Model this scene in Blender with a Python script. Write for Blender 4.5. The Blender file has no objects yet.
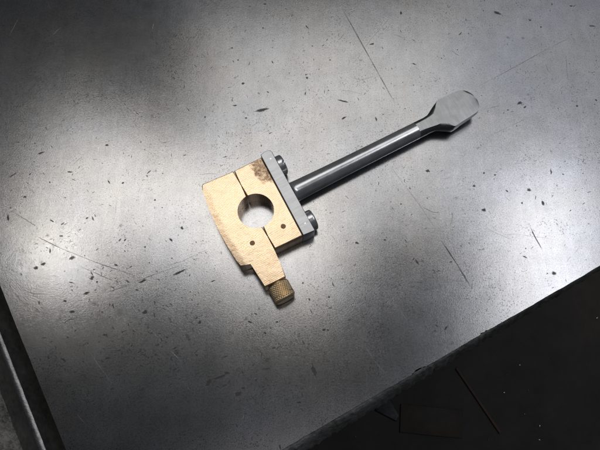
import bpy, bmesh, math, random
from math import sin, cos, tan, radians, pi, sqrt, atan2, floor
from mathutils import Vector, Matrix, noise

random.seed(11)
S = 0.001                                   # every length below is in millimetres
scene = bpy.context.scene
C = scene.collection

# ------------------------------------------------------------------ camera
TH, F, H = radians(18), 583.0, 250.0         # tilt from straight down, focal length in 600-wide pixels, height
cam_data = bpy.data.cameras.new('camera')
cam = bpy.data.objects.new('camera', cam_data)
C.objects.link(cam)
cam_data.sensor_width = 36.0
cam_data.lens = 36.0 * F / 600.0
cam_data.clip_start = 0.005
cam_data.clip_end = 30.0
cam.location = (0, 0, H * S)
cam.rotation_euler = (TH, 0, 0)
scene.camera = cam

# ------------------------------------------------------------------ world, exposure
world = bpy.data.worlds.new('World')
scene.world = world
world.use_nodes = True
bg = world.node_tree.nodes['Background']
bg.inputs['Color'].default_value = (0.80, 0.88, 1.0, 1)
bg.inputs['Strength'].default_value = 0.04
vs = scene.view_settings
vs.view_transform = 'Standard'
vs.look = 'None'
vs.exposure = 0.0
vs.gamma = 1.0
vs.use_curve_mapping = False

# ------------------------------------------------------------------ workshop lamps
def area(name, loc, sx, sy, power, col, turn=0.0):
    """a ceiling fitting hanging level, facing straight down"""
    l = bpy.data.lights.new(name, 'AREA')
    l.shape = 'RECTANGLE'
    l.size, l.size_y = sx, sy
    l.energy = power
    l.color = col
    o = bpy.data.objects.new(name, l)
    C.objects.link(o)
    o.location = loc
    o.rotation_euler = (0, 0, radians(turn))
    return o

area('ceiling_light_small', (-0.80, 0.49, 1.6), 0.12, 0.12, 0.68, (1.0, 0.97, 0.92), 5)
area('ceiling_light_warm', (-0.36, 0.65, 1.6), 1.02, 0.35, 3.2, (1.0, 0.98, 0.95), -19)
area('ceiling_light_middle', (0.11, 1.00, 1.6), 0.90, 0.81, 3.3, (1.0, 0.99, 0.97), 4)
area('ceiling_light_cool', (0.82, 0.38, 1.6), 0.34, 0.82, 3.4, (0.92, 0.94, 1.0), 2)
area('window_light', (0.84, 1.10, 1.6), 0.76, 1.11, 1.95, (0.88, 0.92, 1.0), -19)
area('ceiling_light_behind', (0.10, -0.46, 1.6), 0.59, 0.80, 0.58, (0.95, 0.94, 1.0), -1)

# ------------------------------------------------------------------ coordinates
def unproject(px, py, z=0.0):
    """photograph pixel -> millimetre position on the plane at height z"""
    x = (px - 300) / F
    y = -(py - 225) / F
    dx, dy, dz = x, y * cos(TH) + sin(TH), y * sin(TH) - cos(TH)
    k = (H - z) / -dz
    return Vector((dx * k, dy * k))

def rot2(v, a):
    return Vector((v[0] * cos(a) - v[1] * sin(a), v[0] * sin(a) + v[1] * cos(a)))

# ------------------------------------------------------------------ mesh helpers
def sharp(bm, deg=32):
    for f in bm.faces:
        f.smooth = len(f.verts) <= 6
    for e in bm.edges:
        if any(not f.smooth for f in e.link_faces):
            e.smooth = False
            continue
        if len(e.link_faces) == 2:
            e.smooth = e.calc_face_angle(0.0) < radians(deg)
        else:
            e.smooth = False

def link(name, bm, mat, parent=None, deg=32, kind=None, recalc=True):
    if recalc:
        bmesh.ops.recalc_face_normals(bm, faces=bm.faces)
    sharp(bm, deg)
    me = bpy.data.meshes.new(name)
    bm.to_mesh(me)
    bm.free()
    me.materials.append(mat)
    o = bpy.data.objects.new(name, me)
    C.objects.link(o)
    if parent:
        o.parent = parent
    if kind:
        o['kind'] = kind
    return o

def tag(o, label, cat, group=None):
    o['label'] = label
    o['category'] = cat
    if group:
        o['group'] = group
    return o

def prism(bm, pts, z0, z1, bevel=0.0, segs=2, bevel_bottom=False):
    """closed polygon extruded from z0 to z1 with its rim edges eased"""
    pts = [Vector(p) for p in pts]
    area2 = sum(pts[i].x * pts[(i + 1) % len(pts)].y - pts[(i + 1) % len(pts)].x * pts[i].y for i in range(len(pts)))
    if area2 < 0:
        pts.reverse()
    lo = [bm.verts.new((p.x * S, p.y * S, z0 * S)) for p in pts]
    hi = [bm.verts.new((p.x * S, p.y * S, z1 * S)) for p in pts]
    n = len(pts)
    top = bm.faces.new(hi)
    bot = bm.faces.new(list(reversed(lo)))
    sides = []
    for i in range(n):
        j = (i + 1) % n
        sides.append(bm.faces.new((lo[i], lo[j], hi[j], hi[i])))
    if bevel > 0:
        es = list(top.edges) + (list(bot.edges) if bevel_bottom else [])
        bmesh.ops.bevel(bm, geom=es, offset=bevel * S, segments=segs, profile=0.5, affect='EDGES', clamp_overlap=True)

def lathe(bm, prof, axis_o, axis_d, segs=48, warp=None):
    """prof = [(distance along axis, radius)], millimetres"""
    d = Vector(axis_d).normalized()
    u = d.cross(Vector((0, 0, 1))).normalized()
    w = u.cross(d)
    o = Vector(axis_o)
    rings = []
    for (t, r) in prof:
        ring = []
        for k in range(segs):
            a = 2 * pi * k / segs
            p = o + d * t + (u * cos(a) + w * sin(a)) * (r if warp is None else warp(t, r, a))
            ring.append(bm.verts.new(p * S))
        rings.append(ring)
    for a, b in zip(rings, rings[1:]):
        for k in range(segs):
            j = (k + 1) % segs
            bm.faces.new((a[k], a[j], b[j], b[k]))
    bm.faces.new(list(reversed(rings[0])))
    bm.faces.new(rings[-1])

# ------------------------------------------------------------------ material helpers
def new_mat(name):
    m = bpy.data.materials.new(name)
    m.use_nodes = True
    nt = m.node_tree
    p = nt.nodes['Principled BSDF']
    return m, nt, p

class NT:
    def __init__(s, nt, coord='Object'):
        s.nt = nt
        s.tc = nt.nodes.new('ShaderNodeTexCoord')
        s.co = s.tc.outputs[coord]
    def mapping(s, scale=(1, 1, 1), rot=(0, 0, 0), loc=(0, 0, 0)):
        n = s.nt.nodes.new('ShaderNodeMapping')
        n.inputs['Scale'].default_value = scale
        n.inputs['Rotation'].default_value = rot
        n.inputs['Location'].default_value = loc
        s.nt.links.new(s.co, n.inputs['Vector'])
        return n.outputs[0]
    def noise(s, scale, detail=4, rough=0.55, vec=None, dist=0.0):
        n = s.nt.nodes.new('ShaderNodeTexNoise')
        n.inputs['Scale'].default_value = scale
        n.inputs['Detail'].default_value = detail
        n.inputs['Roughness'].default_value = rough
        n.inputs['Distortion'].default_value = dist
        s.nt.links.new(vec if vec is not None else s.co, n.inputs['Vector'])
        return n.outputs['Fac']
    def voronoi(s, scale, vec=None, feature='F1', out='Distance', rnd=1.0):
        n = s.nt.nodes.new('ShaderNodeTexVoronoi')
        n.feature = feature
        n.inputs['Scale'].default_value = scale
        n.inputs['Randomness'].default_value = rnd
        s.nt.links.new(vec if vec is not None else s.co, n.inputs['Vector'])
        return n.outputs[out]
    def ramp(s, fac, stops):
        n = s.nt.nodes.new('ShaderNodeValToRGB')
        e = n.color_ramp.elements
        while len(e) < len(stops):
            e.new(0.5)
        for el, (p, c) in zip(e, stops):
            el.position = p
            el.color = (c, c, c, 1) if isinstance(c, (int, float)) else (*c, 1)
        s.nt.links.new(fac, n.inputs['Fac'])
        return n.outputs['Color']
    def math(s, op, a, b=0.0, c=None, clamp=False):
        n = s.nt.nodes.new('ShaderNodeMath')
        n.operation = op
        n.use_clamp = clamp
        for i, v in enumerate((a, b) if c is None else (a, b, c)):
            if isinstance(v, (int, float)):
                n.inputs[i].default_value = v
            else:
                s.nt.links.new(v, n.inputs[i])
        return n.outputs[0]
    def mix(s, fac, a, b, blend='MIX'):
        n = s.nt.nodes.new('ShaderNodeMix')
        n.data_type = 'RGBA'
        n.blend_type = blend
        for idx, v in ((0, fac), (6, a), (7, b)):
            if isinstance(v, (int, float)):
                n.inputs[idx].default_value = v if idx == 0 else (v, v, v, 1)
            elif isinstance(v, tuple):
                n.inputs[idx].default_value = (*v, 1)
            else:
                s.nt.links.new(v, n.inputs[idx])
        return n.outputs[2]
    def bump(s, h, strength, dist, normal=None):
        n = s.nt.nodes.new('ShaderNodeBump')
        n.inputs['Strength'].default_value = strength
        n.inputs['Distance'].default_value = dist
        s.nt.links.new(h, n.inputs['Height'])
        if normal is not None:
            s.nt.links.new(normal, n.inputs['Normal'])
        return n.outputs[0]
    def xyz(s, vec=None):
        n = s.nt.nodes.new('ShaderNodeSeparateXYZ')
        s.nt.links.new(vec if vec is not None else s.co, n.inputs[0])
        return n.outputs
    def wave(s, scale, vec, kind='BANDS', direction='X', dist=0.0, detail=2.0, dscale=1.0):
        n = s.nt.nodes.new('ShaderNodeTexWave')
        n.wave_type = kind
        if kind == 'BANDS':
            n.bands_direction = direction
        else:
            n.rings_direction = direction
        n.inputs['Scale'].default_value = scale
        n.inputs['Distortion'].default_value = dist
        n.inputs['Detail'].default_value = detail
        n.inputs['Detail Scale'].default_value = dscale
        s.nt.links.new(vec, n.inputs['Vector'])
        return n.outputs['Fac']
    def to(s, out, inp):
        s.nt.links.new(out, inp)

def mat_table_top():
    m, nt, p = new_mat('ground_iron')
    t = NT(nt)
    p.inputs['Metallic'].default_value = 1.0
    cloud = t.noise(18, 5, 0.6)                       # broad tarnish
    mott = t.noise(190, 5, 0.65)                      # blotches a few mm wide
    grain = t.noise(1500, 3, 0.75)                    # sub-millimetre mottling
    strk = t.noise(420, 4, 0.7, t.mapping((1.0, 0.10, 1), (0, 0, radians(-28))))
    strk2 = t.noise(500, 4, 0.7, t.mapping((1.0, 0.10, 1), (0, 0, radians(38))))
    base = t.ramp(cloud, [(0.25, (0.335, 0.33, 0.325)), (0.75, (0.40, 0.40, 0.405))])
    base = t.mix(1.0, base, t.ramp(mott, [(0.3, 0.94), (0.7, 1.05)]), 'MULTIPLY')
    base = t.mix(1.0, base, t.ramp(grain, [(0.32, 0.76), (0.5, 1.0), (0.72, 1.12)]), 'MULTIPLY')
    base = t.mix(1.0, base, t.ramp(strk, [(0.3, 0.95), (0.7, 1.04)]), 'MULTIPLY')
    spk = t.noise(3200, 2, 0.6)
    base = t.mix(1.0, base, t.ramp(spk, [(0.32, 0.80), (0.5, 1.0), (0.70, 1.15)]), 'MULTIPLY')
    # pepper of fine pores, uneven in density
    vor = t.voronoi(900)
    dens = t.noise(60, 3, 0.6)
    thr = t.math('MULTIPLY', t.ramp(dens, [(0.30, 0.0), (0.70, 1.0)]), 0.30)
    pore = t.math('LESS_THAN', vor, thr)
    base = t.mix(t.math('MULTIPLY', pore, 0.55), base, (0.10, 0.095, 0.09))
    mid = t.noise(75, 6, 0.7)
    base = t.mix(1.0, base, t.ramp(mid, [(0.32, 0.92), (0.5, 1.0), (0.68, 1.07)]), 'MULTIPLY')
    tint = t.noise(30, 3, 0.5, t.mapping(loc=(3, 1, 0)))
    base = t.mix(1.0, base, t.ramp(tint, [(0.35, (1.02, 1.0, 0.98)), (0.65, (0.98, 0.99, 1.02))]), 'MULTIPLY')
    t.to(base, p.inputs['Base Color'])
    r = t.math('ADD', 0.10, t.math('ADD', 0.045, t.math('MULTIPLY', mid, 0.03)))
    r = t.math('ADD', r, t.math('MULTIPLY', grain, 0.08))
    t.to(r, p.inputs['Roughness'])
    h = t.math('ADD', t.math('MULTIPLY', grain, 0.8), t.math('MULTIPLY', mott, 0.5))
    h = t.math('ADD', h, t.math('ADD', t.math('MULTIPLY', strk, 0.15), t.math('MULTIPLY', strk2, 0.10)))
    h = t.math('ADD', h, t.math('MULTIPLY', t.noise(3000, 2, 0.6), 0.5))
    b = t.bump(h, 0.16, 0.00008)
    t.to(t.bump(t.noise(9, 2, 0.5), 0.12, 0.0006, b), p.inputs['Normal'])
    return m

def mat_simple(name, col, rough, metal=0.0, nscale=400, amp=0.35, bump=0.3, bdist=0.0002, spec=None):
    m, nt, p = new_mat(name)
    t = NT(nt)
    n = t.noise(nscale, 5, 0.65)
    n2 = t.noise(nscale * 0.17, 4, 0.6)
    lo = tuple(c * (1 - amp) for c in col)
    hi = tuple(min(1, c * (1 + amp)) for c in col)
    base = t.mix(t.ramp(t.math('MULTIPLY', t.math('ADD', n, n2), 0.5), [(0.35, 0.0), (0.65, 1.0)]), lo, hi)
    t.to(base, p.inputs['Base Color'])
    p.inputs['Metallic'].default_value = metal
    t.to(t.math('ADD', rough - 0.06, t.math('MULTIPLY', n2, 0.14)), p.inputs['Roughness'])
    t.to(t.bump(n, bump, bdist), p.inputs['Normal'])
    if spec is not None:
        p.inputs['Specular IOR Level'].default_value = spec
    return m

def mat_bronze(rings, dirty):
    m, nt, p = new_mat('machined_bronze_discoloured' if dirty else 'machined_bronze')
    t = NT(nt)
    p.inputs['Metallic'].default_value = 0.82
    # curved marks left by the fly cutter, broken up, over a stippled ground
    wob = t.noise(130, 3, 0.6)
    w1 = t.wave(430, t.mapping(loc=rings), 'RINGS', 'Z', 2.6, 3, 2.0)
    w2 = t.wave(760, t.mapping(loc=(rings[0] * 2, rings[1] * 1.6, 0)), 'RINGS', 'Z', 2.5, 2, 2.2)
    mott = t.noise(300, 5, 0.65)
    fine = t.noise(2200, 3, 0.7)
    cut = t.math('ADD', t.math('MULTIPLY', w1, 0.55), t.math('MULTIPLY', w2, 0.45))
    cut = t.math('MULTIPLY', cut, t.ramp(wob, [(0.35, 0.6), (0.6, 1.0)]))
    base = t.ramp(mott, [(0.3, (0.88, 0.63, 0.40)), (0.7, (0.97, 0.76, 0.54))])
    base = t.mix(1.0, base, t.ramp(cut, [(0.05, 0.80), (0.6, 1.05)]), 'MULTIPLY')
    base = t.mix(1.0, base, t.ramp(fine, [(0.3, 0.86), (0.6, 1.04)]), 'MULTIPLY')
    if dirty:
        x, y, z = t.xyz()
        nn = t.noise(330, 4, 0.7)
        # brown scorched patch in the corner against the cap
        dx = t.math('DIVIDE', t.math('SUBTRACT', x, 0.0119), 0.0055)
        dy = t.math('DIVIDE', t.math('SUBTRACT', y, 0.0176), 0.0088)
        d = t.math('ADD', t.math('MULTIPLY', dx, dx), t.math('MULTIPLY', dy, dy))
        d = t.math('ADD', d, t.math('MULTIPLY', t.math('SUBTRACT', nn, 0.5), 2.6))
        k = t.ramp(d, [(0.45, 1.0), (1.0, 0.0)])
        fl = t.noise(900, 3, 0.8)
        col = t.ramp(fl, [(0.40, (0.24, 0.12, 0.06)), (0.50, (0.44, 0.27, 0.15)), (0.60, (0.86, 0.66, 0.44))])
        base = t.mix(t.math('MULTIPLY', k, 0.93), base, col)
        t.to(t.math('SUBTRACT', 0.82, t.math('MULTIPLY', k, 0.45)), p.inputs['Metallic'])
    t.to(base, p.inputs['Base Color'])
    t.to(t.math('ADD', 0.22, t.math('MULTIPLY', mott, 0.10)), p.inputs['Roughness'])
    b = t.bump(cut, 0.36, 0.00004)
    if not dirty:                                     # the outer side is filed off slightly
        sx_ = t.xyz()[0]
        sy_ = t.math('DIVIDE', t.math('SUBTRACT', t.xyz()[1], 0.001), 0.0203)
        sx_ = t.math('ADD', sx_, t.math('MULTIPLY', t.math('SUBTRACT', 1.0, t.math('MULTIPLY', sy_, sy_)), 0.0014))
        hx = t.math('MULTIPLY', t.math('SMOOTH_MIN', t.math('ADD', sx_, 0.0140), 0.0, 0.0014), 0.085)
        b = t.bump(hx, 1.0, 1.0, b)
    b = t.bump(t.noise(110, 3, 0.6), 0.5, 0.00045, b)
    t.to(t.bump(fine, 0.5, 0.00006, b), p.inputs['Normal'])
    return m

def mat_steel(name, col, rough, direction='X', stretch=0.04, scale=2600, bstr=0.2, rot=0.0, metal=1.0):
    m, nt, p = new_mat(name)
    t = NT(nt)
    p.inputs['Metallic'].default_value = metal
    sc = {'X': (stretch, 1, 1), 'Y': (1, stretch, 1), 'N': (1, 1, 1)}[direction]
    ln = t.noise(scale, 3, 0.7, t.mapping(sc, (0, 0, rot)))
    mott = t.noise(220, 4, 0.6)
    base = t.mix(1.0, tuple(col), t.ramp(ln, [(0.3, 0.86), (0.7, 1.08)]), 'MULTIPLY')
    base = t.mix(1.0, base, t.ramp(mott, [(0.3, 0.82), (0.7, 1.08)]), 'MULTIPLY')
    t.to(base, p.inputs['Base Color'])
    t.to(t.math('ADD', rough - 0.05, t.math('MULTIPLY', mott, 0.12)), p.inputs['Roughness'])
    t.to(t.bump(ln, bstr, 0.00005), p.inputs['Normal'])
    return m

def mat_mark(name, col, rough, metal, strength):
    """a worn mark that thins out towards its rim (attribute 'fade') with a broken edge"""
    m, nt, p = new_mat(name)
    t = NT(nt)
    at = nt.nodes.new('ShaderNodeAttribute')
    at.attribute_name = 'fade'
    n = t.noise(1700, 4, 0.75)
    a = t.math('MULTIPLY', at.outputs['Fac'], t.math('ADD', 0.0, t.math('MULTIPLY', n, 2.0)))
    a = t.math('MULTIPLY', t.math('SUBTRACT', a, 0.16), 1.7, clamp=True)
    a = t.math('MULTIPLY', a, strength, clamp=True)
    t.to(a, p.inputs['Alpha'])
    p.inputs['Base Color'].default_value = (*col, 1)
    p.inputs['Roughness'].default_value = rough
    p.inputs['Metallic'].default_value = metal
    return m

M_TOP = mat_table_top()
M_FLANK = mat_simple('rough_cut_flank', (0.22, 0.22, 0.215), 0.5, 0.3, 420, 0.6, 0.9, 0.0009)
M_TROUGH = mat_simple('oily_black_casting', (0.07, 0.071, 0.066), 0.45, 0.0, 500, 0.5, 0.5, 0.0003)
M_RIM = mat_simple('worn_rim', (0.27, 0.27, 0.275), 0.36, 0.9, 700, 0.45, 0.6, 0.0003)
M_ROUGH = mat_simple('gritty_casting', (0.20, 0.195, 0.18), 0.8, 0.0, 520, 0.95, 1.0, 0.0016)
M_FLOOR = mat_simple('dark_floor', (0.032, 0.025, 0.019), 0.6, 0.0, 14, 0.85, 0.5, 0.002)
M_WOOD = mat_simple('reddish_wood', (0.085, 0.050, 0.035), 0.6, 0.0, 60, 0.4, 0.4, 0.001)
M_CARD = mat_simple('brown_card', (0.044, 0.034, 0.025), 0.62, 0.0, 50, 0.4, 0.4, 0.001)
M_CHIP = mat_simple('bright_chips', (0.55, 0.5, 0.42), 0.35, 1.0, 200, 0.3)
M_BRONZE_L = mat_bronze((0.009, -0.040, 0), False)
M_BRONZE_R = mat_bronze((0.002, -0.046, 0), True)
M_CAP = mat_steel('filed_steel', (0.58, 0.58, 0.59), 0.40, 'X', 0.07, 1500, 0.35, radians(38))
M_ROD = mat_steel('turned_steel', (0.70, 0.70, 0.71), 0.22, 'X', 0.02, 2200, 0.4, 0, 0.78)
M_BLADE = mat_steel('milled_steel', (0.36, 0.36, 0.36), 0.33, 'Y', 0.08, 1500, 0.3, radians(10))
M_SCREW = mat_steel('blackened_steel', (0.74, 0.74, 0.75), 0.24, 'N', 1, 1600, 0.3, 0, 0.8)
M_KNURL = mat_steel('knurled_brass', (0.97, 0.74, 0.46), 0.34, 'N', 1, 1200, 0.3, 0, 0.8)
M_PIN = mat_steel('copper_pin', (0.34, 0.19, 0.10), 0.5, 'N', 1, 1500, 0.3, 0, 0.4)
M_PIT = mat_mark('pit_dark', (0.075, 0.073, 0.072), 0.5, 0.4, 0.8)
M_PITG = mat_mark('stain_grey', (0.12, 0.12, 0.125), 0.5, 0.6, 0.75)
M_SCR = mat_mark('scratch_dark', (0.11, 0.11, 0.11), 0.5, 0.7, 0.7)
M_SCRL = mat_mark('scratch_bright', (0.75, 0.74, 0.72), 0.38, 1.0, 0.5)

# ------------------------------------------------------------------ the iron table
E1 = unproject(281, 450); E2 = unproject(600, 266)
G1 = unproject(66, 450); G2 = unproject(0, 285)
ang_x = atan2(E2.y - E1.y, E2.x - E1.x)
ex = Vector((cos(ang_x), sin(ang_x)))
def isect(p, d, q, e):
    den = d.x * e.y - d.y * e.x
    k = ((q.x - p.x) * e.y - (q.y - p.y) * e.x) / den
    return p + d * k
dg = (G2 - G1).normalized()
CORNER = isect(E1, ex, G1, dg)
ey = dg

def TP(a, b):                               # table frame -> world, a along right edge, b along left edge
    v = CORNER + ex * a + ey * b
    return v

table = bpy.data.objects.new('machine_table', None)
C.objects.link(table)
table.location = (CORNER.x * S, CORNER.y * S, -0.04)
tag(table, 'worn grey iron machine table with pitted ground top, filling most of the view', 'table')
TI = Matrix.Translation(-Vector(table.location))

def tlink(name, bm, mat, **k):
    bmesh.ops.transform(bm, matrix=TI, verts=bm.verts)
    return link(name, bm, mat, table, **k)

# top slab, right edge slightly wandering with two chips
bm = bmesh.new()
LX, LY = 560.0, 620.0
def edge_wander(s):
    v = 0.30 * noise.noise(Vector((s * 0.02, 3.1, 0))) + 0.22 * noise.noise(Vector((s * 0.25, 7.7, 0)))
    return v
CH1 = (unproject(416.5, 367) - CORNER).dot(ex)
CH2 = (unproject(484, 333) - CORNER).dot(ex)
pts = []
s = 0.0
while s <= LX:
    d = edge_wander(s)
    for c, w, dep in ((CH1, 2.6, 1.5), (CH2, 1.2, 1.0)):
        if abs(s - c) < w:
            d += dep * (1 - abs(s - c) / w)
    pts.append(TP(s, d))
    s += 0.8 if s < 330 else 8
pts.append(TP(LX, LY))
k = 100
for i in range(k + 1):
    b = LY - LY * i / k
    pts.append(TP(0.18 * noise.noise(Vector((b * 0.07, 0.4, 1))), b if i < k else 1.0))
prism(bm, pts, -9.0, 0.0, 0.45, 2)
top = tlink('table_top', bm, M_TOP, deg=40)

# right flank: ragged cast edge sloping out below the ground top
bm = bmesh.new()
rows = 12
cols = 330
grid = []
for i in range(cols + 1):
    s = -4 + i * 1.0
    sx_ = (s - 95) / 150.0
    wout = 4.0 * (1 - min(1, max(0, sx_))) + 1.9
    wout += 0.7 * noise.noise(Vector((s * 0.11, 0, 5))) + 1.1 * noise.noise(Vector((s * 0.55, 2, 5)))
    col = []
    for j in range(rows + 1):
        t = j / rows
        out = wout * (t ** 0.8)
        z = -0.55 - 11.5 * t ** 1.5
        rr = 0.28 * min(1, t * 4)
        nz = noise.noise(Vector((s * 0.9, t * 5, 9)))
        v = TP(s, 0.18 - out - nz * rr)
        col.append(bm.verts.new((v.x * S, v.y * S, (z + noise.noise(Vector((s * 0.5, t * 4, 2))) * rr * 1.6) * S)))
    # tuck back under
    for (o_, z_) in ((wout - 3, -16), (-4, -30)):
        v = TP(s, 0.2 - o_)
        col.append(bm.verts.new((v.x * S, v.y * S, z_ * S)))
    grid.append(col)
for a, b in zip(grid, grid[1:]):
    for j in range(len(a) - 1):
        bm.faces.new((a[j], b[j], b[j + 1], a[j + 1]))
tlink('cast_flank', bm, M_FLANK, deg=60)

# casting body under the top (closes the table from below)
bm = bmesh.new()
prism(bm, [TP(6, 6), TP(LX - 6, 6), TP(LX - 6, LY - 6), TP(6, LY - 6)], -36, -9.4)
tlink('casting_body', bm, M_TROUGH)

# small rib sticking out under the flank
bm = bmesh.new()
r0 = (unproject(386, 410, -26) - CORNER)
ra = r0.dot(ex)
prism(bm, [TP(ra - 5.0, 8), TP(ra + 4.5, 8), TP(ra + 4.0, -13.5), TP(ra + 1.5, -15.0), TP(ra - 4.0, -7.0)], -32, -26, 0.6)
tlink('rib', bm, mat_simple('dull_casting', (0.018, 0.019, 0.02), 0.6, 0.0, 300, 0.5, 0.7, 0.0006))

# left side: channel, worn rim and outer skirt, extruded along the left edge
def strip(name, prof, mat, rough=0.0, step=2.0, deg=40):
    bm = bmesh.new()
    g = []
    n = int(LY / step)
    for i in range(n + 1):
        b = -3 + i * step
        col = []
        for q, (o_, z_) in enumerate(prof):
            nn = noise.noise(Vector((b * 0.35, q * 1.7, 4))) * rough
            v = TP(-o_ + nn, b)
            col.append(bm.verts.new((v.x * S, v.y * S, (z_ + nn) * S)))
        g.append(col)
    for a, b in zip(g, g[1:]):
        for j in range(len(a) - 1):
            bm.faces.new((a[j], b[j], b[j + 1], a[j + 1]))
    tlink(name, bm, mat, deg=deg)
ZR = -5.0
def off(px, py, z):                          # outward distance of a pixel from the left edge at height z
    v = unproject(px, py, z) - CORNER
    n = Vector((ey.y, -ey.x))
    if n.dot(ex) > 0:
        n = -n
    return v.dot(n)
r_in = off(22, 391, ZR); r_out = off(16.5, 391, ZR)
sk = off(1.0, 392, -16)
strip('drain_channel', [(-1.0, -9.2), (-1.0, -22), (r_in - 8, -21.5), (r_in - 4.0, -18), (r_in - 2.0, -13), (r_in - 0.9, -9.0), (r_in - 0.25, ZR - 0.35)], M_TROUGH, 0.12)
strip('rim', [(r_in - 0.25, ZR - 0.35), (r_in + 0.3, ZR), (r_out - 0.3, ZR), (r_out + 0.25, ZR - 0.5)], M_RIM, 0.10, 1.0, 60)
strip('skirt', [(r_out + 0.25, ZR - 0.5), (r_out + 0.9, ZR - 2.5), (sk - 1.0, -15.0), (sk, -15.6)], M_TROUGH, 0.10)

# gritty rough band outside the skirt
bm = bmesh.new()
g = []
for i in range(220):
    b = -3 + i * 0.9
    col = []
    for j in range(60):
        o_ = sk - 0.6 + j * 0.8
        h = noise.noise(Vector((b * 0.55, o_ * 0.55, 1))) * 1.5 + noise.noise(Vector((b * 1.3, o_ * 1.3, 6))) * 0.9
        v = TP(-o_, b)
        z = -15.9 + (h * 0.8 if j > 0 else 0) - (0 if j < 2 else 0.4)
        col.append(bm.verts.new((v.x * S, v.y * S, z * S)))
    g.append(col)
for a, b in zip(g, g[1:]):
    for j in range(len(a) - 1):
        bm.faces.new((a[j], b[j], b[j + 1], a[j + 1]))
tlink('gritty_ledge', bm, M_ROUGH, deg=180)

# ------------------------------------------------------------------ marks worn into the ground top
def blob(bm, lay, c, ln, wd, ang, seed, z, core=0.5, strength=1.0, n=14):
    rnd = random.Random(seed)
    ph = rnd.random() * 50
    mid = bm.verts.new((0, 0, 0)); mid.co = (c.x * S, c.y * S, z * S); mid[lay] = strength
    inner, outer = [], []
    for k in range(n):
        a = 2 * pi * k / n
        w = 1 + 0.55 * noise.noise(Vector((cos(a) * 1.5 + ph, sin(a) * 1.5, ph)))
        for ring, f_, fade in ((inner, core, strength), (outer, 1.2, 0.0)):
            p = rot2((cos(a) * ln * 0.5 * w * f_, sin(a) * wd * 0.5 * w * f_), ang) + c
            v = bm.verts.new((p.x * S, p.y * S, z * S)); v[lay] = fade
            ring.append(v)
    for k in range(n):
        j = (k + 1) % n
        bm.faces.new((mid, inner[k], inner[j]))
        bm.faces.new((inner[k], outer[k], outer[j], inner[j]))

def ribbon(bm, lay, pts, wd, z, strength=1.0, wob=0.0):
    """thin tapering groove mark along a polyline"""
    dense = []
    for a, b in zip(pts, pts[1:]):
        n = max(2, int((b - a).length / 2.0))
        for i in range(n):
            dense.append(a.lerp(b, i / n))
    dense.append(pts[-1])
    ph = random.random() * 90
    rows_ = []
    N = len(dense)
    for i, p in enumerate(dense):
        d = (dense[min(N - 1, i + 1)] - dense[max(0, i - 1)]).normalized()
        nrm = Vector((-d.y, d.x))
        t = i / (N - 1)
        fade = 0.8 * min(1, 4 * t, 4 * (1 - t)) * (0.62 + 0.6 * noise.noise(Vector((i * 0.33, ph, 0)))) * strength
        w = wd * (0.75 + 0.5 * noise.noise(Vector((i * 0.25, ph, 9))))
        q = p + nrm * wob * noise.noise(Vector((i * 0.12, ph, 4)))
        row = []
        for k, f_ in ((-1, 0), (-0.3, 1), (0.3, 1), (1, 0)):
            v = bm.verts.new(((q.x + nrm.x * w * k * 0.5) * S, (q.y + nrm.y * w * k * 0.5) * S, z * S))
            v[lay] = max(0.0, fade) * f_
            row.append(v)
        rows_.append(row)
    for a, b in zip(rows_, rows_[1:]):
        for k in range(3):
            bm.faces.new((a[k], b[k], b[k + 1], a[k + 1]))

def mark_mesh():
    bm = bmesh.new()
    return bm, bm.verts.layers.float.new('fade')

def on_top(p, m=1.5):
    v = p - CORNER
    n = Vector((-ex.y, ex.x))
    return v.dot(n) > m and off_w(p) < -m
def off_w(p):
    n = Vector((ey.y, -ey.x))
    if n.dot(ex) > 0:
        n = -n
    return (p - CORNER).dot(n)

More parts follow.
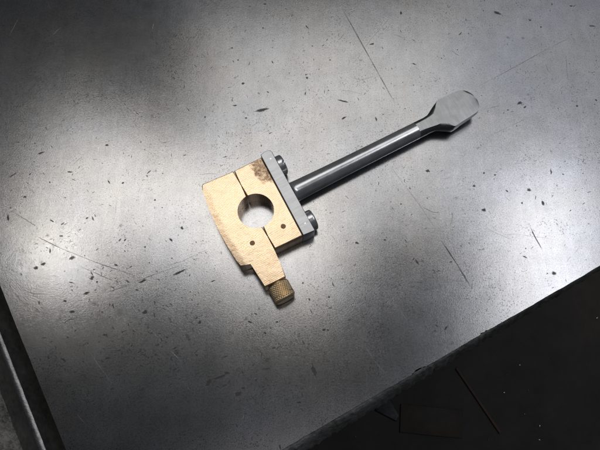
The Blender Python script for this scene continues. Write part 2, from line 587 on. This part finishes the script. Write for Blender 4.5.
# marks read off one by one: pixel, length and width in pixels, angle in degrees (image, y up)
PITS = [(72, 258, 7, 5, 20), (43, 264, 6, 4, 30), (36, 268, 5, 4, 0), (92, 278, 7, 5, 60), (97, 282, 3, 2.5, 0), (86.5, 293, 6, 4.5, 20),
        (72, 312, 7, 3.5, -5), (65, 301, 4, 3, 0), (8, 218, 9, 3.2, -80), (13, 175, 11, 2.0, 38), (41, 153, 8, 3, 25), (70, 172, 7, 2.2, -5),
        (107, 145, 4.5, 3.5, 10), (155, 200, 3, 3, 0), (182, 228, 3.5, 4, 80), (171, 240, 6, 2.5, -35), (116, 265, 5, 2.5, -25),
        (143, 281, 10, 3.5, 25), (180, 272, 16, 3.5, 27), (145, 247, 3, 2.5, 0), (120, 240, 5, 2.2, 60), (125, 240, 4, 1.8, 50),
        (50, 251, 6, 2, -80), (61, 236, 4, 2.5, 0), (25, 197, 4, 3, 0), (52, 221, 6, 2, -30), (87, 218, 4, 2.2, 40), (109, 182, 6, 1.8, -60),
        (123, 183, 3, 3, 0), (149, 172, 7, 1.8, 50), (147, 176, 4, 2, -40), (105, 335, 5, 3, 0), (145, 312, 8, 4.5, 30), (108, 358, 6, 2.5, 10),
        (112, 389, 5, 2.5, 20), (200, 322, 4, 3, -40), (199, 323, 3, 2, 0), (250, 322, 6, 2.2, -20), (265, 333, 4, 2.2, -30), (171, 322, 3, 2, 0),
        (220, 377, 15, 3.6, 22), (209, 382, 8, 5, 60), (238, 394, 9, 5, 20), (243, 388, 5, 3, 0), (227, 373, 5, 3, 0), (256, 380, 3, 2.5, 0),
        (256, 314, 4, 1.8, -15), (213, 281, 5, 2, 20), (137, 290, 4, 2, 0), (197, 355, 3, 3, 0), (274, 348, 6, 2, 10), (280, 447, 6, 2, -70),
        (262, 110, 18, 4.5, 14), (343, 101, 14, 3.2, -15), (344, 118, 7, 3, 35), (330, 60, 2, 2, 0), (307, 78, 4, 3, -50), (306, 74.5, 2.5, 2, 0),
        (243, 83.5, 4, 4, 0), (235, 105.5, 6, 2.5, 0), (232, 48, 4, 2.5, -10), (238, 60, 2.5, 2.5, 0), (263, 28, 2.5, 2.5, 0), (307, 27, 7, 2, -50),
        (265, 4, 4, 2.5, 0), (246, 118, 3, 2.5, 0), (268, 92, 4, 2, -40), (372, 44, 8, 2.5, 15), (205, 117, 2.5, 2.5, 0),
        (554, 273, 5, 6.5, 80), (529, 190, 5.5, 5, 0), (543, 203, 3.5, 7, 0), (522, 203, 3, 3, 0), (577, 106, 3.5, 3.5, 0), (520, 103, 7, 4, 20),
        (525, 107, 5, 2.5, 40), (592, 26, 9, 2.4, -5), (497, 13, 11, 4.5, -25), (530, 20, 4, 3, 0), (541, 27, 3, 3, 0), (571, 6, 5, 3, 0),
        (552, 4, 3, 2, 90), (401, 13, 4, 6, 0), (414, 64, 7, 2.2, -20), (460, 34, 6, 1.8, 50), (428, 171, 4, 6, 90), (495, 175, 3, 2, 0),
        (484, 173, 2.5, 3, 0), (474, 186, 4, 3, 0), (507, 191, 5, 2, -35), (551, 172, 2.5, 9, 0), (484, 210, 6, 4, 0), (401, 204, 2.5, 2, 0),
        (437, 326, 5, 1.8, -45), (446, 328, 6, 2.5, 60), (435, 331, 2.5, 1.5, 0), (314, 371, 4, 11, 25), (324, 330, 4, 3, 0), (328, 330, 3, 2, 0),
        (329, 297, 2.5, 2.5, 0), (303, 283, 3, 2.5, 0), (277, 322, 3, 2.5, 0), (357, 243, 6, 3, -20), (417, 262, 2.5, 8, 30), (385, 240, 3, 2, 0),
        (525, 257, 6, 1.8, -30), (451, 262, 3, 2.5, 0), (508, 110, 3, 1.6, 0), (596, 100, 3, 3, 0), (330, 308, 5, 1.6, 0)]
PXMM = 0.43
bm, lay = mark_mesh()
for i, (x, y, l, w, a) in enumerate(PITS):
    blob(bm, lay, unproject(x, y), l * PXMM * 0.9, w * PXMM * 0.8, radians(a), i, 0.020, 0.5, 0.7 + 0.3 * ((i * 37) % 10) / 10)
# scattered dents and dots of every size, denser on the left half of the table
rnd = random.Random(5)
def clump(p):
    return noise.noise(Vector((p.x * 0.018, p.y * 0.018, 3.3)))
n = 0
while n < 1500:
    p = Vector((rnd.uniform(-175, 190), rnd.uniform(-30, 260)))
    if not on_top(p) or clump(p) < rnd.uniform(-0.7, 0.45):
        continue
    r = rnd.random()
    if r < 0.45:
        l = rnd.uniform(0.35, 0.8); w = l * rnd.uniform(0.5, 1)
    elif r < 0.95:
        l = rnd.uniform(0.8, 2.4); w = rnd.uniform(0.22, 0.45)
    else:
        l = rnd.uniform(1.2, 2.6); w = rnd.uniform(0.4, 0.8)
    a = radians(rnd.gauss(*rnd.choice(((-55, 18), (28, 16), (70, 25)))))
    blob(bm, lay, p, l, w, a, n + 900, 0.020, rnd.uniform(0.25, 0.5), 0.42 + 0.58 * rnd.random(), 10)
    n += 1
m = 0
while m < 260:
    p = unproject(rnd.gauss(130, 62), rnd.gauss(330, 48))
    m += 1
    if not on_top(p):
        continue
    l = rnd.uniform(0.6, 2.6); w = rnd.uniform(0.3, 0.9)
    a = radians(rnd.gauss(*rnd.choice(((-55, 18), (28, 16)))))
    blob(bm, lay, p, l, w, a, m + 7000, 0.021, rnd.uniform(0.25, 0.5), rnd.uniform(0.3, 0.8), 10)
# peppering of tiny dots
while n < 9500:
    p = Vector((rnd.uniform(-170, 185), rnd.uniform(-30, 240)))
    if not on_top(p) or noise.noise(Vector((p.x * 0.05, p.y * 0.05, 8.3))) < rnd.uniform(-0.6, 0.5):
        n += 1
        continue
    l = rnd.uniform(0.25, 0.6)
    blob(bm, lay, p, l * rnd.uniform(1, 2), l * 0.8, rnd.uniform(0, 3.1), n, 0.018, 0.3, rnd.uniform(0.2, 0.6), 6)
    n += 1
tlink('pit_marks', bm, M_PIT, kind='stuff', recalc=False)

# soft grey stains
bm, lay = mark_mesh()
for i in range(60):
    p = Vector((rnd.uniform(-150, 170), rnd.uniform(0, 210)))
    if on_top(p, 6):
        l = rnd.uniform(1.2, 3.4)
        blob(bm, lay, p, l, l * rnd.uniform(0.5, 1), rnd.uniform(0, 3), i, 0.012, 0.2, 0.35)
for i in range(9):
    p = unproject(rnd.uniform(40, 300), rnd.uniform(290, 430))
    l = rnd.uniform(2.5, 7)
    blob(bm, lay, p, l, l * rnd.uniform(0.4, 0.8), rnd.uniform(0, 3), i + 70, 0.012, 0.1, 0.38)
tlink('stain_marks', bm, M_PITG, kind='stuff', recalc=False)

def P(*xy):
    return [unproject(*q) for q in xy]
bm, lay = mark_mesh()
ribbon(bm, lay, P((336, -2), (352, 26), (372, 62), (397, 107), (404, 120)), 1.0, 0.016, 1.0)
ribbon(bm, lay, P((384, 157), (402, 182), (421, 207), (440, 236)), 0.7, 0.016, 0.7)
ribbon(bm, lay, P((438, 236), (447, 249), (458, 266), (472, 289)), 1.2, 0.016, 1.4)
ribbon(bm, lay, P((402, 4), (372, 38), (340, 82)), 0.6, 0.016, 0.6)
ribbon(bm, lay, P((467, 92), (500, 75), (540, 53), (588, 28)), 0.6, 0.016, 0.9)
ribbon(bm, lay, P((480, 110), (490, 108), (502, 105)), 0.5, 0.016, 0.9)
ribbon(bm, lay, P((529, 224), (535, 237), (543, 251)), 0.7, 0.016, 1.5)
ribbon(bm, lay, P((490, 236), (515, 234), (545, 238), (560, 240)), 0.45, 0.016, 0.8)
ribbon(bm, lay, P((453, 209), (452, 220), (449, 230)), 0.5, 0.016, 1.2)
ribbon(bm, lay, P((421, 206), (432, 212), (441, 213)), 0.5, 0.016, 1.0)
ribbon(bm, lay, P((20, 228), (60, 248), (95, 262), (150, 281)), 0.45, 0.016, 1.1)
ribbon(bm, lay, P((70, 262), (100, 275), (120, 284)), 0.4, 0.016, 1.1)
ribbon(bm, lay, P((0, 205), (20, 216), (45, 232)), 0.4, 0.016, 0.8)
ribbon(bm, lay, P((96, 296), (120, 288), (150, 276), (190, 262)), 0.5, 0.016, 1.0)
ribbon(bm, lay, P((25, 291), (35, 294), (45, 294)), 0.6, 0.016, 1.3)
ribbon(bm, lay, P((62, 325), (68, 320), (78, 318)), 0.6, 0.016, 1.3)
ribbon(bm, lay, P((74, 340), (80, 330), (95, 325)), 0.5, 0.016, 1.0)
ribbon(bm, lay, P((160, 268), (180, 262), (215, 246)), 0.4, 0.016, 0.9)
ribbon(bm, lay, P((312, 360), (314, 372), (317, 380)), 0.7, 0.016, 1.4)
ribbon(bm, lay, P((346, 75), (360, 80), (376, 76)), 0.4, 0.016, 0.9)
ribbon(bm, lay, P((480, 140), (500, 131), (540, 112)), 0.4, 0.016, 0.6)
ribbon(bm, lay, P((100, 90), (160, 92), (200, 82)), 0.4, 0.016, 0.5)
for i in range(260):
    p = Vector((rnd.uniform(-160, 180), rnd.uniform(-15, 230)))
    if not on_top(p, 8):
        continue
    a = radians(rnd.choice((rnd.gauss(-58, 20), rnd.gauss(30, 18), rnd.uniform(0, 180))))
    l = rnd.uniform(1.5, 7) if rnd.random() < 0.93 else rnd.uniform(9, 26)
    d = Vector((cos(a), sin(a)))
    e = p + d * l
    if not on_top(e, 2):
        continue
    mid = (p + e) / 2 + Vector((-d.y, d.x)) * rnd.uniform(-0.06, 0.06) * l
    ribbon(bm, lay, [p, mid, e], rnd.uniform(0.2, 0.42), 0.016, rnd.uniform(0.4, 1.1))
tlink('scratch_marks', bm, M_SCR, kind='stuff', recalc=False)

bm, lay = mark_mesh()
ribbon(bm, lay, P((362, 342), (374, 360), (388, 377)), 0.6, 0.024, 0.75)
ribbon(bm, lay, P((387, 286), (398, 306), (411, 328)), 0.6, 0.024, 0.65)
ribbon(bm, lay, P((365, 346), (352, 332)), 0.7, 0.024, 0.7)
ribbon(bm, lay, P((240, 242), (232, 250)), 0.3, 0.024, 0.5)
ribbon(bm, lay, P((8, 38), (22, 12)), 0.3, 0.024, 0.9)
ribbon(bm, lay, P((120, 295), (160, 340), (200, 380)), 0.35, 0.024, 0.7)
ribbon(bm, lay, P((75, 330), (95, 360), (118, 392)), 0.3, 0.024, 0.7)
ribbon(bm, lay, P((150, 330), (165, 360), (190, 390), (215, 404)), 0.35, 0.024, 0.6)
ribbon(bm, lay, P((60, 365), (100, 350), (150, 348)), 0.3, 0.024, 0.5)
ribbon(bm, lay, P((300, 130), (318, 155)), 0.3, 0.024, 0.5)
for i in range(190):
    p = Vector((rnd.uniform(-160, 180), rnd.uniform(-15, 230)))
    if not on_top(p, 8):
        continue
    a = radians(rnd.choice((rnd.gauss(-58, 18), rnd.gauss(30, 20), rnd.uniform(0, 180))))
    l = rnd.uniform(1.5, 8) if rnd.random() < 0.92 else rnd.uniform(9, 30)
    d = Vector((cos(a), sin(a)))
    e = p + d * l
    if not on_top(e, 2):
        continue
    mid = (p + e) / 2 + Vector((-d.y, d.x)) * rnd.uniform(-0.05, 0.05) * l
    ribbon(bm, lay, [p, mid, e], rnd.uniform(0.14, 0.32), 0.024, rnd.uniform(0.3, 0.9))
tlink('bright_scratch_marks', bm, M_SCRL, kind='stuff', recalc=False)

# ------------------------------------------------------------------ floor far below
ZF = -620.0
bm = bmesh.new()
g = []
for i in range(41):
    col = []
    for j in range(41):
        col.append(bm.verts.new(((-4000 + i * 200) * S, (-4000 + j * 200) * S, ZF * S)))
    g.append(col)
for a, b in zip(g, g[1:]):
    for j in range(40):
        bm.faces.new((a[j], b[j], b[j + 1], a[j + 1]))
fl = link('floor', bm, M_FLOOR, kind='structure')

def floor_box(name, p0, p1, wd, h, mat, label, cat):
    a = unproject(*p0, ZF); b = unproject(*p1, ZF)
    d = (b - a).normalized(); n_ = Vector((-d.y, d.x))
    root = (a + b) / 2
    bm = bmesh.new()
    L_ = (b - a).length / 2
    prism(bm, [d * -L_ + n_ * -wd / 2, d * L_ + n_ * -wd / 2, d * L_ + n_ * wd / 2, d * -L_ + n_ * wd / 2], 0, h, h * 0.15, 2)
    o = link(name, bm, mat)
    o.location = (root.x * S, root.y * S, (ZF + 0.5) * S)
    return tag(o, label, cat)
floor_box('wooden_strip', (456, 368), (500, 433), 3.5, 3, M_WOOD, 'thin reddish wooden strip lying on the dark floor beyond the lower right table edge', 'wood strip')
floor_box('card_scrap', (400, 418), (462, 424), 38.0, 3, M_CARD, 'dim brown piece of card on the dark floor below the table edge', 'card')
bm = bmesh.new()
for i in range(30):
    p = unproject(rnd.uniform(330, 600), rnd.uniform(300, 450), ZF)
    sz = rnd.uniform(0.7, 1.8)
    m4 = Matrix.Translation((p.x * S, p.y * S, (ZF + 1.5) * S)) @ Matrix.Rotation(rnd.uniform(0, 6), 4, 'Z') @ Matrix.Rotation(rnd.uniform(0, 1), 4, 'X') @ Matrix.Diagonal((sz * S, sz * 0.5 * S, sz * 0.3 * S, 1))
    bmesh.ops.create_icosphere(bm, subdivisions=1, radius=1.0, matrix=m4)
link('metal_chips', bm, M_CHIP, kind='stuff')

# ------------------------------------------------------------------ the bronze and steel part
T = 9.5
ORG = Vector((-19.326, 84.717))
rod_thing = bpy.data.objects.new('connecting_rod', None)
C.objects.link(rod_thing)
rod_thing.location = (ORG.x * S, ORG.y * S, 0.00003)
rod_thing.rotation_euler = (0, 0, radians(27))
tag(rod_thing, 'small split bronze bearing block with steel rod and flat end, lying on the iron table', 'connecting rod')

R = 8.0
def arc(a0, a1, n, r=R):
    return [Vector((r * cos(radians(a0 + (a1 - a0) * i / n)), r * sin(radians(a0 + (a1 - a0) * i / n)))) for i in range(n + 1)]

XS = -0.55                                   # the split
def a_at(x):
    return math.degrees(math.acos(x / R))

def half(name, outline, mat, bevel=0.36):
    bm = bmesh.new()
    prism(bm, outline, 0, T, bevel, 2, True)
    return link(name, bm, mat, rod_thing, deg=50)

aL = a_at(XS - 0.16)
left = [Vector((-15.6, 22.0)), Vector((XS - 0.30, 21.5)), Vector((XS - 0.22, 14))]
left += arc(aL, 360 - aL, 48)
left += [Vector((XS - 0.12, -13)), Vector((-0.62, -19.4)), Vector((-0.95, -26)), Vector((-1.45, -32.1)), Vector((-1.7, -32.4)),
         Vector((-11.2, -32.2)), Vector((-11.5, -31.9)), Vector((-12.0, -20.25)), Vector((-16.4, -19.75)), Vector((-16.75, -19.3))]
left += [Vector((-16.75 - 1.45 * sin(pi * i / 14), -19.3 + 40.6 * i / 14)) for i in range(1, 14)] + [Vector((-16.3, 21.4))]
hl = half('bearing_half', left, M_BRONZE_L)
hl['label'] = 'bronze bearing half with a stepped tail'
aR = a_at(XS + 0.16)
right = [Vector((XS + 0.14, 21.45))]
right = [Vector((13.15, 21.9)), Vector((XS + 0.10, 21.45)), Vector((XS + 0.12, 14))]
right += arc(aR, -aR, 48)
right += [Vector((XS + 0.30, -13)), Vector((-0.15, -19.25)), Vector((13.15, -19.3))]
hr = half('bearing_half', right, M_BRONZE_R)
hr['label'] = 'bronze bearing half with a brown stained corner'

# dowel pins
for (x, y, par) in ((-7.7, -12.6, hl), (7.5, -11.9, hr)):
    bm = bmesh.new()
    lathe(bm, [(0, 1.12), (0.15, 1.12), (0.19, 1.0), (0.17, 0.5), (0.16, 0.2)], (x, y, T - 0.13), (0.0001, 0, 1), 20)
    o = link('dowel_pin', bm, M_PIN, par)

# steel cap
bm = bmesh.new()
cap = [Vector((13.35, -19.45)), Vector((18.6, -19.75)), Vector((18.95, -19.4)), Vector((18.75, 22.0)), Vector((18.2, 23.2)), Vector((17.2, 23.75)), Vector((15.4, 23.7)), Vector((13.6, 23.1)), Vector((13.4, 22.4))]
prism(bm, cap, -0.0, T + 0.12, 0.25, 2, True)
cp = link('cap_plate', bm, M_CAP, rod_thing, deg=50)
for (x, y) in ((16.5, -14.9), (16.6, 19.2)):
    bm = bmesh.new()
    lathe(bm, [(0, 0.42), (0.05, 0.42), (0.03, 0.2)], (x, y, T + 0.10), (0.0001, 0, 1), 14)
    link('punch_dot', bm, M_SCREW, cp)

# cap screws: slotted cheese heads
def screw(y, slot_deg, r=4.75, x0=18.85, hh=3.0):
    bm = bmesh.new()
    def ring_pts(sx_, half_gap):
        a0 = math.asin(half_gap / r)
        return [(r * cos(a), r * sin(a)) for a in [a0 + (pi - 2 * a0) * i / 20 for i in range(21)]]
    # base disc
    lathe(bm, [(0, r), (hh - 1.25, r)], (x0, y, 4.8), (1, 0.0001, 0), 44)
    for sgn in (1, -1):
        prof = ring_pts(1, 0.62)
        for (t0, t1, sc) in ((hh - 1.25, hh - 0.55, 1.0),):
            rings = []
            for (t, k) in ((hh - 1.25, 1.0), (hh - 0.65, 1.0), (hh - 0.30, 0.955), (hh - 0.08, 0.86), (hh, 0.70)):
                ring = []
                for (u, v) in prof:
                    uu, vv = u * k, (v - 0.62) * k + 0.62
                    q = rot2((uu, vv * sgn), radians(slot_deg))
                    ring.append(bm.verts.new(((x0 + t) * S, (y + q.x) * S, (4.8 + q.y) * S)))
                rings.append(ring)
            for a, b in zip(rings, rings[1:]):
                m_ = len(a)
                for k in range(m_):
                    j = (k + 1) % m_
                    bm.faces.new((a[k], a[j], b[j], b[k]))
            bm.faces.new(rings[-1])
            bm.faces.new(list(reversed(rings[0])))
    return link('cap_screw', bm, M_SCREW, rod_thing, deg=35)
screw(-13.6, 62)
screw(16.2, 98)

# rod: tapered turned shank with a small fillet at the cap
AY0, SL = 1.75, 0.0235                       # axis offset and lean in the block's frame
ad = Vector((1, SL, 0)).normalized()
def ax(x):
    return Vector((x, AY0 + SL * (x - 19), 4.85))
bm = bmesh.new()
prof = [(0, 5.3), (0.4, 5.0), (0.9, 4.78)] + [(2 + i * 4.0, 3.9 + 0.85 * math.exp(-(2 + i * 4.0) / 26.0)) for i in range(16)]
XF = 84.2                                    # where the milled flat begins
prof = [p for p in prof if p[0] < XF - 19]
rl = lambda x: 3.9 + 0.85 * math.exp(-(x - 19) / 26.0)
prof.append((XF - 18.9, rl(XF)))
lathe(bm, prof, ax(18.9), ad, 72)
shank = link('shank', bm, M_ROD, rod_thing, deg=30)

# blade: flat top milled on the rod, swelling into a rounded paddle
def axf(x, y, z):
    p = ax(x) + Vector((-ad.y, ad.x, 0)) * y
    return Vector((p.x, p.y, z))
ZT = 8.1
# stations: x, half width top (upper side), half width top (lower side), full half width, z bottom
ST = [(84.0, 1.95, 2.0, 3.98, 0.95), (87.0, 1.95, 2.3, 3.95, 0.95), (90.0, 2.05, 2.7, 3.9, 0.95), (92.5, 2.35, 3.1, 4.2, 0.9),
      (94.6, 2.65, 3.3, 5.2, 0.8), (95.0, 3.0, 3.4, 5.5, 0.8), (96.6, 4.5, 4.4, 6.4, 0.7), (98.2, 6.2, 5.9, 7.2, 0.7), (99.6, 7.55, 7.3, 7.75, 0.9),
      (100.2, 7.6, 7.6, 7.75, 1.1), (102, 7.65, 7.4, 7.7, 1.9), (104, 7.7, 7.15, 7.7, 2.7), (108.5, 7.65, 6.8, 7.65, 3.6), (111.0, 7.5, 6.5, 7.5, 4.0),
      (111.9, 7.3, 6.4, 7.3, 4.1), (113.0, 6.6, 6.2, 6.7, 4.3), (114.1, 5.5, 6.0, 6.1, 4.4), (115.1, 4.2, 4.9, 5.0, 4.5), (115.8, 3.0, 3.7, 3.8, 4.6), (116.3, 1.8, 2.2, 2.3, 4.7), (116.5, 0.6, 0.9, 1.0, 4.8)]
bm = bmesh.new()
rings = []
for (x, wu, wl, wf, zb) in ST:
    zm = 4.85
    ring = []
    wuf = max(wu, wf)
    wlf = max(wl, wf if x < 100 else wl)
    round_ = max(0.0, min(1.0, (101.0 - x) / 9.0))       # 1 = round section of the rod, 0 = flat sided paddle
    def sec(a, w):
        # side curve from the bottom (-90) up to the flat
        cx = w * cos(a)
        return cx
    n = 14
    pts_ = []
    topz = ZT
    # lower side (y negative) from top flat edge down to bottom, then upper side back up
    for sgn, wt, wfu in ((-1, wl, wlf), (1, wu, wuf)):
        side = []
        for i in range(n + 1):
            t = i / n
            z = topz + (zb - topz) * t
            # round: circle-like bulge
            zc = (z - zm) / max(0.1, (zm - zb))
            if z > zm:
                zc = (z - zm) / 3.95
                wr = wfu * sqrt(max(0.0, 1 - zc * zc)) if wfu > wt else wt
                wr = max(wr, wt) if t < 0.05 else wr
            else:
                wr = wfu * sqrt(max(0.0, 1 - min(1, abs(zc)) ** 2))
            wflat = wfu if t > 0.06 else wt
            if t > 0.9:
                wflat *= 1 - (t - 0.9) * 4
            w = wr * round_ + wflat * (1 - round_)
            if i == 0:
                w = wt
                if x >= 98:                          # eased rim of the flat
                    side.append((sgn * max(0.2, wt - 1.3), z))
                    z -= 0.09 if sgn < 0 else 0.0
                else:
                    side.append((sgn * max(0.2, wt * 0.9), z))
            side.append((sgn * w, z))
        if sgn == -1:
            pts_ += side
        else:
            pts_ += list(reversed(side))
    rings.append([bm.verts.new(axf(x, yy, zz) * S) for (yy, zz) in pts_])
for a, b in zip(rings, rings[1:]):
    m_ = len(a)
    for k in range(m_):
        j = (k + 1) % m_
        bm.faces.new((a[k], a[j], b[j], b[k]))
bm.faces.new(rings[0]); bm.faces.new(rings[-1])
link('flat_blade', bm, M_BLADE, rod_thing, deg=38)

# knurled screw in the tail
bm = bmesh.new()
KN = 27
Rk, Lk = 4.72, 8.1
def tri(v):
    v = v - floor(v)
    return abs(v * 2 - 1)
def kw(t, r, a):
    if r < Rk - 0.01:
        return r
    u = a / (2 * pi) * KN
    v = t / 1.25
    hgt = min(tri(u + v), tri(u - v))
    edge = min(1, (t - 0.5) / 0.5, (Lk - 0.5 - t) / 0.6)
    return r - 0.10 + (0.55 * hgt - 0.30) * max(0, edge)
prof = [(0, 3.4), (0.5, 3.4), (0.5, 4.3)] + [(0.55 + i * (Lk - 1.25) / 54, Rk) for i in range(55)] + [(Lk - 0.45, 4.55), (Lk, 3.9), (Lk + 0.1, 3.4)]
lathe(bm, prof, (-5.75, -32.3, 4.75), (0.035, -1, 0), KN * 8, kw)
link('knurled_screw', bm, M_KNURL, rod_thing, deg=60)

# ------------------------------------------------------------------ render
scene.render.engine = 'CYCLES'
scene.render.resolution_x = 1024
scene.render.resolution_y = 768
